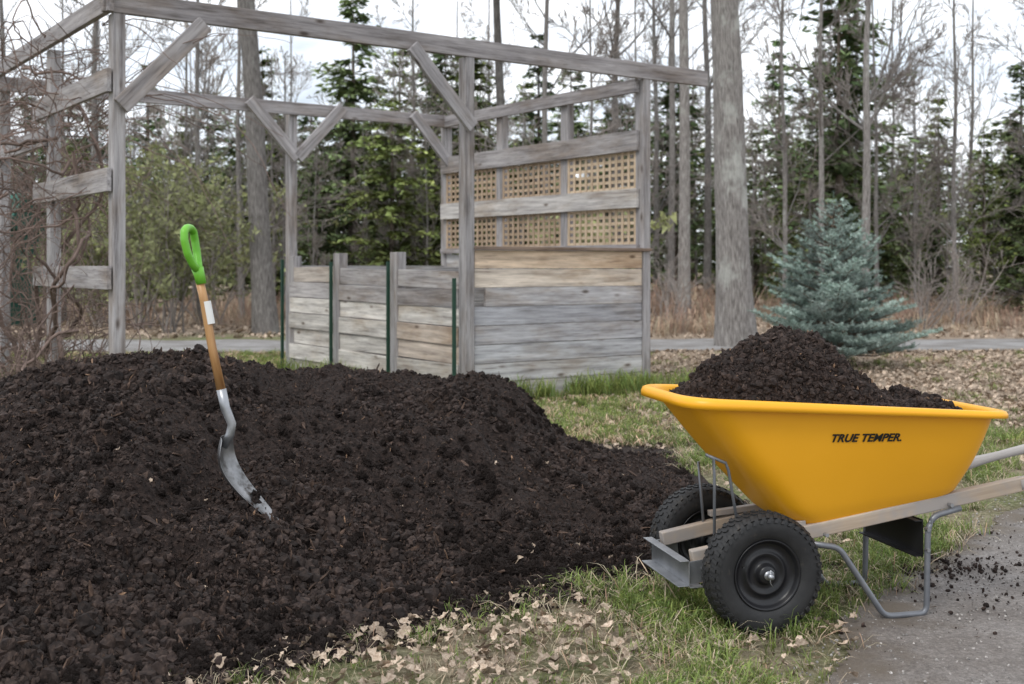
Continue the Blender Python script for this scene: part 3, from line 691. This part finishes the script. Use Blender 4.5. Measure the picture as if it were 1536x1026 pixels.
m_peb=M('pebble',[(.18,.165,.155),(.40,.38,.36)],1,.8,0,inst=.5,det=1)
scatter('path_pebbles',np.stack([xx,yy,sz*.2+.005],1),rrot(n),sz,rng.integers(0,2,n),[clump(1,.15,m_peb,(1,.8,.6)),clump(1,.2,m_peb)])
# ---------------- wheelbarrow ----------------
wb=empty('wheelbarrow',(.819,3.93,0),math.atan2(.228,.974))
SC=.25
def tp(tl,tz,off):
    rf=.185+(-.235-.185)*tl-off;rb=.755+(.845-.755)*tl+off
    wf=.165+(.235-.165)*tl+off;wb_=.185+(.335-.185)*tl+off
    zf=.295+(.765-.295)*tz;zr=.39+(.704-.39)*tz
    return rf,rb,wf,wb_,zf,zr
def ring(tl,tz,off,nc=9,ns=10):
    rf,rb,wf,w2,zf,zr=tp(tl,tz,off)
    C=[np.array(c) for c in ((rb,-w2),(rf,-wf),(rf,wf),(rb,w2))]
    dd=[.09+.02*tl,.10+.03*tl,.10+.03*tl,.09+.02*tl];pts=[]
    for i in range(4):
        P=C[i];pr=C[i-1];nx=C[(i+1)%4];a=P+(pr-P)/np.linalg.norm(pr-P)*dd[i];b=P+(nx-P)/np.linalg.norm(nx-P)*dd[i]
        for k in range(nc):
            t=k/(nc-1);pts.append(a*(1-t)**2+2*P*t*(1-t)+b*t*t)
        b2=nx+(P-nx)/np.linalg.norm(nx-P)*dd[(i+1)%4]
        for k in range(1,ns): pts.append(b+(b2-b)*k/ns)
    out=[]
    for p in pts:
        f=(p[0]-rf)/(rb-rf);out.append((p[0],SC+p[1],zf+(zr-zf)*f))
    return out
levels=[(0,0,-.07),(0,.002,-.04),(0,.015,-.018),(.015,.04,-.004),(.06,.08,0)]+[(t,t,.012*math.sin(math.pi*t)) for t in np.linspace(.13,.97,14)]+[(1,1,0),(1,1.014,.004),(1,1.02,.012),(1,1.02,.02),(1,1.01,.029),(1,.985,.033),(1,.95,.033)]
mb=MB();V=[]
for l in levels: V+=ring(*l)
nr_=len(ring(0,0,0));F=[tuple(range(nr_))]
for i in range(len(levels)-1):
    for j in range(nr_):
        k=(j+1)%nr_;F.append((i*nr_+j,(i+1)*nr_+j,(i+1)*nr_+k,i*nr_+k))
mb.add(V,F);tray=mb.obj('tray',m_yellow,smooth=True,parent=wb)
so=tray.modifiers.new('s','SOLIDIFY');so.thickness=.004;so.offset=0
hr=np.arange(-.25,.84,.008);hs=np.arange(-.1,.6,.008);HR,HS=np.meshgrid(hr,hs)
def heap(r,s,fine=True):
    zp=np.interp(r,[-.24,-.2,-.07,.09,.18,.3,.42,.51,.6,.72,.8,.84],[.73,.785,.88,.95,.968,.94,.855,.765,.72,.735,.70,.68])
    w=np.interp(r,[-.235,.835],[.235,.335])-.022
    d=np.clip(np.abs(s-SC)/w,0,1.1);rr=np.abs(r-.30)/.508
    D=(d**4+rr**4)**.25
    pr=1-.75*d**1.5-.25*d**2
    lim=np.interp(r,[-.235,.835],[.765,.704])-.012
    zb=lim-.015
    z=zb+np.maximum(zp-zb,-.01)*np.clip(pr,0,1)+.055*fbm(r*9,s*9,3,41)
    if fine:z=z+.03*fbm(r*30,s*30,3,42)
    k=np.clip((D-.84)/.12,0,1);z=z*(1-k)+np.minimum(z,lim)*k
    return z,D
HZ,HD=heap(HR,HS)
gridmesh('mulch_load',hr,hs,HZ,m_mulch,parent=wb,keep=(HD<1.0))
n=36000;r_=rng.uniform(-.22,.82,n);s_=rng.uniform(-.09,.59,n);z_,d_=heap(r_,s_);k=d_<.975;r_,s_,z_=r_[k],s_[k],z_[k];n=len(r_)
sz=.0025+.0045*rng.random(n)**2+.012*rng.random(n)**8;idx=rng.choice(10,n,p=PM);sz=np.where(idx>=5,sz*1.4+.002,sz)
scatter('mulch_load_crumbs',np.stack([r_,s_,z_+sz*.2],1),rrot(n),sz,idx,mulch_protos(),wb)
def wheel(s0,sgn,nm):
    w=empty(nm);w.parent=wb;w.location=(0,s0,.2)
    prof=[(-.036,.112),(-.043,.118),(-.050,.132),(-.054,.152),(-.053,.170),(-.046,.186),(-.034,.1935),(0,.1955)]
    prof=prof+[(-y,r) for y,r in prof[::-1][1:]]
    m=MB();m.lathe(prof,72)
    nl=44
    for i in range(nl):
        for (yy,rr,ln,ph,wd) in ((-.040,.1895,.020,0,.019),(.040,.1895,.020,.5,.019),(-.014,.1945,.018,.25,.018),(.014,.1945,.018,.75,.018),(-.0515,.177,.012,0,.02)):
            a=(i+ph)/nl*2*math.pi;c=np.array([rr*math.cos(a),yy,rr*math.sin(a)])
            rad=np.array([math.cos(a),0,math.sin(a)]);tan=np.array([-math.sin(a),0,math.cos(a)]);ax=np.array([0,1.,0])
            if abs(yy)>.03:
                k=.55 if abs(yy)<.05 else 1.2;s_=-1 if yy<0 else 1
                rad=rad*math.cos(k)+ax*s_*math.sin(k);ax=np.cross(rad,tan)
            v=[c+rad*a1*.0045+tan*b1*wd*.5*.62+ax*c1*ln*.5+tan*c1*.003 for a1 in(-1,1) for b1 in(-1,1) for c1 in(-1,1)]
            m.add(v,[(0,1,3,2),(4,6,7,5),(0,4,5,1),(2,3,7,6),(0,2,6,4),(1,5,7,3)])
    m.obj('tyre',m_black,parent=w)
    for p in w.children[0].data.polygons: p.use_smooth=p.index<72*(len(prof)-1)
    m=MB();g=sgn
    pr=[(.040,.1125),(.044,.116),(.046,.113),(.041,.108),(.030,.104),(.024,.098),(.020,.088),(.020,.074),(.026,.070),(.028,.064),(.022,.058),(.020,.04),(.024,.034),(.040,.030),(.046,.026),(.047,.014)]
    m.lathe([(g*y,r) for y,r in pr],56);m.lathe([(-g*y,r) for y,r in pr],56)
    m.obj('rim',m_hub,smooth=True,parent=w)
    m=MB();m.tube([(0,g*.03,0),(0,g*.075,0)],[.0085,.0085],14);m.tube([(0,g*.047,0),(0,g*.052,0)],[.015,.015],18)
    m.tube([(0,g*.062,.02),(0,g*.062,-.02),(.008,g*.062,-.034)],[.0018]*3,6);m.tube([(.0,g*.062,.02),(.01,g*.064,.012),(.012,g*.064,-.006)],[.0018]*3,6)
    m.obj('axle_end',m_steel,smooth=True,parent=w)
    m=MB();m.tube([(-.085,g*.034,.03),(-.088,g*.055,.033)],[.0035,.003],8);m.obj('valve',m_black,parent=w)
wheel(0,-1,'wheel_near');wheel(.50,1,'wheel_far')
mb=MB();mb.tube([(0,.02,.2),(0,.48,.2)],[.008,.008],12);mb.box((0,.1,.222),(0,.4,.222),.05,.02)
mb.obj('axle',m_steel,parent=wb)
def hz(r): return .206+.168*(r+.37)
mb=MB();gm=MB()
RF=-.205
for (s0,s1) in ((.115,.055),(.385,.445)):
    def hs_(r): return s0+(s1-s0)*(r+.37)/1.5
    mb.box((RF,hs_(RF),hz(RF)),(1.02,hs_(1.02),hz(1.02)),.036,.048)
    P=[(r,hs_(r)+(0.03 if s0>.2 else -.03)*max(0,r-1.02),hz(r)) for r in (1.0,1.06,1.12,1.2,1.3,1.36,1.4)]
    gm.tube(P,[.026,.024,.019,.0165,.018,.019,.012],12)
mb.obj('handles',m_handle,parent=wb,bevel=.004);gm.obj('hand_grips',m_ghandle,smooth=True,parent=wb)
mb=MB()
for s_ in (.10,.40): mb.box((-.02,s_,hz(.0)+.045),(.20,s_,hz(.2)+.03),.03,.02)
mb.obj('wedge_blocks',m_handle,parent=wb,bevel=.002)
mb=MB()
mb.box((-.225,.07,.187),(-.225,.43,.187),.004,.085)
mb.box((-.199,.07,.143),(-.199,.43,.143),.048,.004)
mb.box((-.242,.07,.231),(-.242,.43,.231),.034,.004)
mb.box((-.246,.07,.149),(-.246,.43,.149),.038,.004)
mb.box((-.223,.0875,.187),(-.135,.0875,.197),.004,.075);mb.box((-.223,.4125,.187),(-.135,.4125,.197),.004,.075)
for s_ in (.085,.415):
    mb.tube([(-.17,s_-.006,.2),(-.17,s_+.006,.2)],[.008,.008],8)
mb.obj('front_bracket',m_steel,parent=wb,bevel=.0015)
mb=MB()
s_=.10
mb.tube([(-.155,s_,.575),(-.128,s_,.56),(-.125,s_,.50),(-.125,s_,.24)],[.0055]*4,8)
mb.tube([(-.145,s_,.57),(-.085,s_,.545),(-.075,s_,.52),(-.03,s_,.27)],[.0055]*4,8)
mb.tube([(-.06,.40,.50),(-.04,.40,.26)],[.0055]*2,8)
mb.obj('tray_struts',m_greysteel,smooth=True,parent=wb)
def fil(P,r=.035,k=5):
    P=[np.array(p,float) for p in P];o=[P[0]]
    for i in range(1,len(P)-1):
        a=P[i]+(P[i-1]-P[i])/np.linalg.norm(P[i-1]-P[i])*r;b=P[i]+(P[i+1]-P[i])/np.linalg.norm(P[i+1]-P[i])*r
        for j in range(k+1):
            t=j/k;o.append(a*(1-t)**2+2*P[i]*t*(1-t)+b*t*t)
    o.append(P[-1]);return np.array(o)
mb=MB()
for s_ in (.045,.455):
    mb.tube(fil([(.76,s_,hz(.76)-.03),(.655,s_,hz(.655)-.035),(.635,s_,.30),(.63,s_,.011),(.47,s_,.011),(.30,s_,.255),(.20,s_,hz(.2)-.03)],.03),[.0105]*(2+5*6),10)
mb.obj('legs',m_greysteel,smooth=True,parent=wb)
mb=MB();mb.box((.625,.06,.265),(.625,.44,.265),.004,.13);mb.box((.61,.06,.325),(.61,.44,.325),.03,.004);mb.box((.61,.06,.205),(.61,.44,.205),.03,.004)
mb.obj('cross_brace',m_hub,parent=wb)
mb=MB()
for z in (.30,.23): mb.tube([(.63,.03,z),(.63,.05,z)],[.007,.007],8)
for r in (.72,.25): mb.tube([(r,.03,hz(r)-.01),(r,.05,hz(r)-.01)],[.007,.007],8)
mb.obj('bolts',m_steel,parent=wb)
def wall(r,t):
    rf,rb,wf,w2,zf,zr=tp(t,t,.012*math.sin(math.pi*t));f=(r-rf)/(rb-rf);return Vector((r,SC-(wf+(w2-wf)*f),zf+(zr-zf)*f))
c=bpy.data.curves.new('lettering','FONT');c.body='TRUE TEMPER.';c.size=.0385;c.shear=.3;c.extrude=.0006;c.offset=.0011;c.align_x='CENTER';c.align_y='CENTER';c.space_character=1.02
c.materials.append(m_ink);lo=bpy.data.objects.new('lettering',c);COL.objects.link(lo);lo.parent=wb
tc=.735;p=wall(.365,tc);ax=(wall(.42,tc)-wall(.30,tc));ax=Vector((ax.x,ax.y,.3*ax.z)).normalized();up=(wall(.365,tc+.04)-wall(.365,tc-.04)).normalized()
nz=ax.cross(up).normalized();up=nz.cross(ax).normalized()
lo.matrix_local=Matrix.Translation(p+nz*.0045)@Matrix((ax,up,nz)).transposed().to_4x4()
# ---------------- shovel ----------------
sh=empty('shovel');Y0=4.60
def sp(x,y,dy=0): return np.array([(x-768)/1800*Y0,Y0+dy,1.2-(y-400)/1800*Y0])
mb=MB();P=np.array([sp(300,424),sp(306,450),sp(318,520),sp(333,590)]);mb.tube(P,[.0165,.0165,.0165,.0175],14);mb.obj('shaft',m_shaft,smooth=True,parent=sh)
mb=MB()
mb.tube(np.array([sp(302,426),sp(299,412),sp(296,402)]),[.0195,.021,.023],14)
ax_=(sp(292,345)-sp(298,405));ax_/=np.linalg.norm(ax_);sd=np.array([0.09,1.,0]);sd/=np.linalg.norm(sd)
bend=np.array([.035,0,0])
c0=sp(298,408);Dp=[]
for (a,b_) in ((0,.0),(.03,.03),(.07,.05),(.12,.057),(.155,.05),(.168,.025),(.17,0),(.168,-.025),(.155,-.05),(.12,-.057),(.07,-.05),(.03,-.03),(0,0)): Dp.append(c0+ax_*a+sd*b_+bend*((a/.17)**2-(a/.17)*1.6))
mb.tube(fil(Dp,.008,3),.0155,12);mb.obj('d_grip',m_grip,smooth=True,parent=sh)
mb=MB();P=np.array([sp(332,584),sp(338,612),sp(348,636),sp(345,652),sp(335,670)]);mb.tube(P,[.019,.0185,.017,.017,.016],14)
mb.obj('socket',m_steel,smooth=True,parent=sh)
mb=MB();cen=[sp(333,652),sp(327,676),sp(331,702),sp(347,728),sp(372,754),sp(400,776),sp(424,795)];hw=[.075,.105,.112,.106,.09,.06,.015]
vd=np.array([.03,1,0]);vd/=np.linalg.norm(vd);V=[];nu=13;cen=np.array(cen)
T=np.gradient(cen,axis=0);T/=np.linalg.norm(T,axis=1)[:,None]
for i,(c_,w) in enumerate(zip(cen,hw)):
    nn=np.cross(T[i],vd);nn/=np.linalg.norm(nn)
    if nn[0]<0: nn=-nn
    for j in range(nu):
        a=(j/(nu-1)*2-1);V.append(c_+vd*w*a+nn*(.03*a*a*(w/.1)))
F=[(i*nu+j,i*nu+j+1,(i+1)*nu+j+1,(i+1)*nu+j) for i in range(len(cen)-1) for j in range(nu-1)]
mb.add(V,F);bo=mb.obj('blade',m_blade,smooth=True,parent=sh);so=bo.modifiers.new('s','SOLIDIFY');so.thickness=.003
ss=bo.modifiers.new('ss','SUBSURF');ss.levels=2;ss.render_levels=2
mb=MB()
mb.tube(np.array([sp(309.5,452),sp(316,486)]),.0172,16,cap=False);mb.obj('label',m_label,smooth=True,parent=sh)
shd=empty('green_shed',(-11.2,24.5,0));mb=MB()
mb.box((-1.2,0,1.0),(1.2,0,1.0),1.8,2.0);mb.add([(-1.3,-1.05,1.95),(1.3,-1.05,1.95),(1.3,0,2.7),(-1.3,0,2.7),(-1.3,1.05,1.95),(1.3,1.05,1.95)],[(0,1,2,3),(3,2,5,4),(0,3,4),(1,5,2)])
mb.obj('walls_and_roof',m_shed,parent=shd)
mb=MB();mb.box((.2,-.915,.9),(.2+.7,-.915,.9),.03,1.7);mb.obj('door',m_wood,parent=shd)
# ---------------- sky / light / camera ----------------
w=bpy.data.worlds.new('World');S.world=w;w.use_nodes=True;nt=w.node_tree;nt.nodes.clear()
el,az=math.radians(52),math.radians(215)
sky=N(nt,'ShaderNodeTexSky');sky.sky_type='NISHITA';sky.sun_disc=False;sky.sun_elevation=el;sky.sun_rotation=az
b1=N(nt,'ShaderNodeBackground');b1.inputs[1].default_value=.15;nt.links.new(sky.outputs[0],b1.inputs[0])
tc=N(nt,'ShaderNodeTexCoord');mp=N(nt,'ShaderNodeMapping');mp.inputs['Scale'].default_value=(1,1,2.6);nt.links.new(tc.outputs['Generated'],mp.inputs[0])
nf=noise(nt,mp.outputs[0],3.2,5,.55)
nf2=noise(nt,mp.outputs[0],7,4,.6)
b2=N(nt,'ShaderNodeBackground');b2.inputs[1].default_value=1.62;nt.links.new(ramp(nt,nf2,[(.3,(.50,.56,.64)),(.62,(.95,.97,1.0))]),b2.inputs[0])
mx=N(nt,'ShaderNodeMixShader');nt.links.new(ramp(nt,nf,[(.28,(.6,.6,.6)),(.5,(1,1,1))]),mx.inputs[0]);nt.links.new(b1.outputs[0],mx.inputs[1]);nt.links.new(b2.outputs[0],mx.inputs[2])
out=N(nt,'ShaderNodeOutputWorld');nt.links.new(mx.outputs[0],out.inputs[0])
ld=bpy.data.lights.new('sun','SUN');ld.energy=1.5;ld.angle=math.radians(20);ld.color=(1,.96,.9)
lo=bpy.data.objects.new('sun',ld);COL.objects.link(lo)
dv=Vector((math.sin(az)*math.cos(el),math.cos(az)*math.cos(el),math.sin(el)));lo.location=(0,0,20)
lo.rotation_euler=dv.to_track_quat('Z','Y').to_euler()
cd=bpy.data.cameras.new('camera');cd.lens=42.19;cd.sensor_width=36;cd.shift_y=-113/1536;cd.clip_end=4000;cd.clip_start=.05
cd.dof.use_dof=True;cd.dof.focus_distance=4.3;cd.dof.aperture_fstop=4.5
co_=bpy.data.objects.new('camera',cd);COL.objects.link(co_);co_.location=(0,0,1.2);co_.rotation_euler=(math.pi/2,0,0);S.camera=co_
S.view_settings.view_transform='Standard';S.view_settings.look='None';S.view_settings.exposure=0
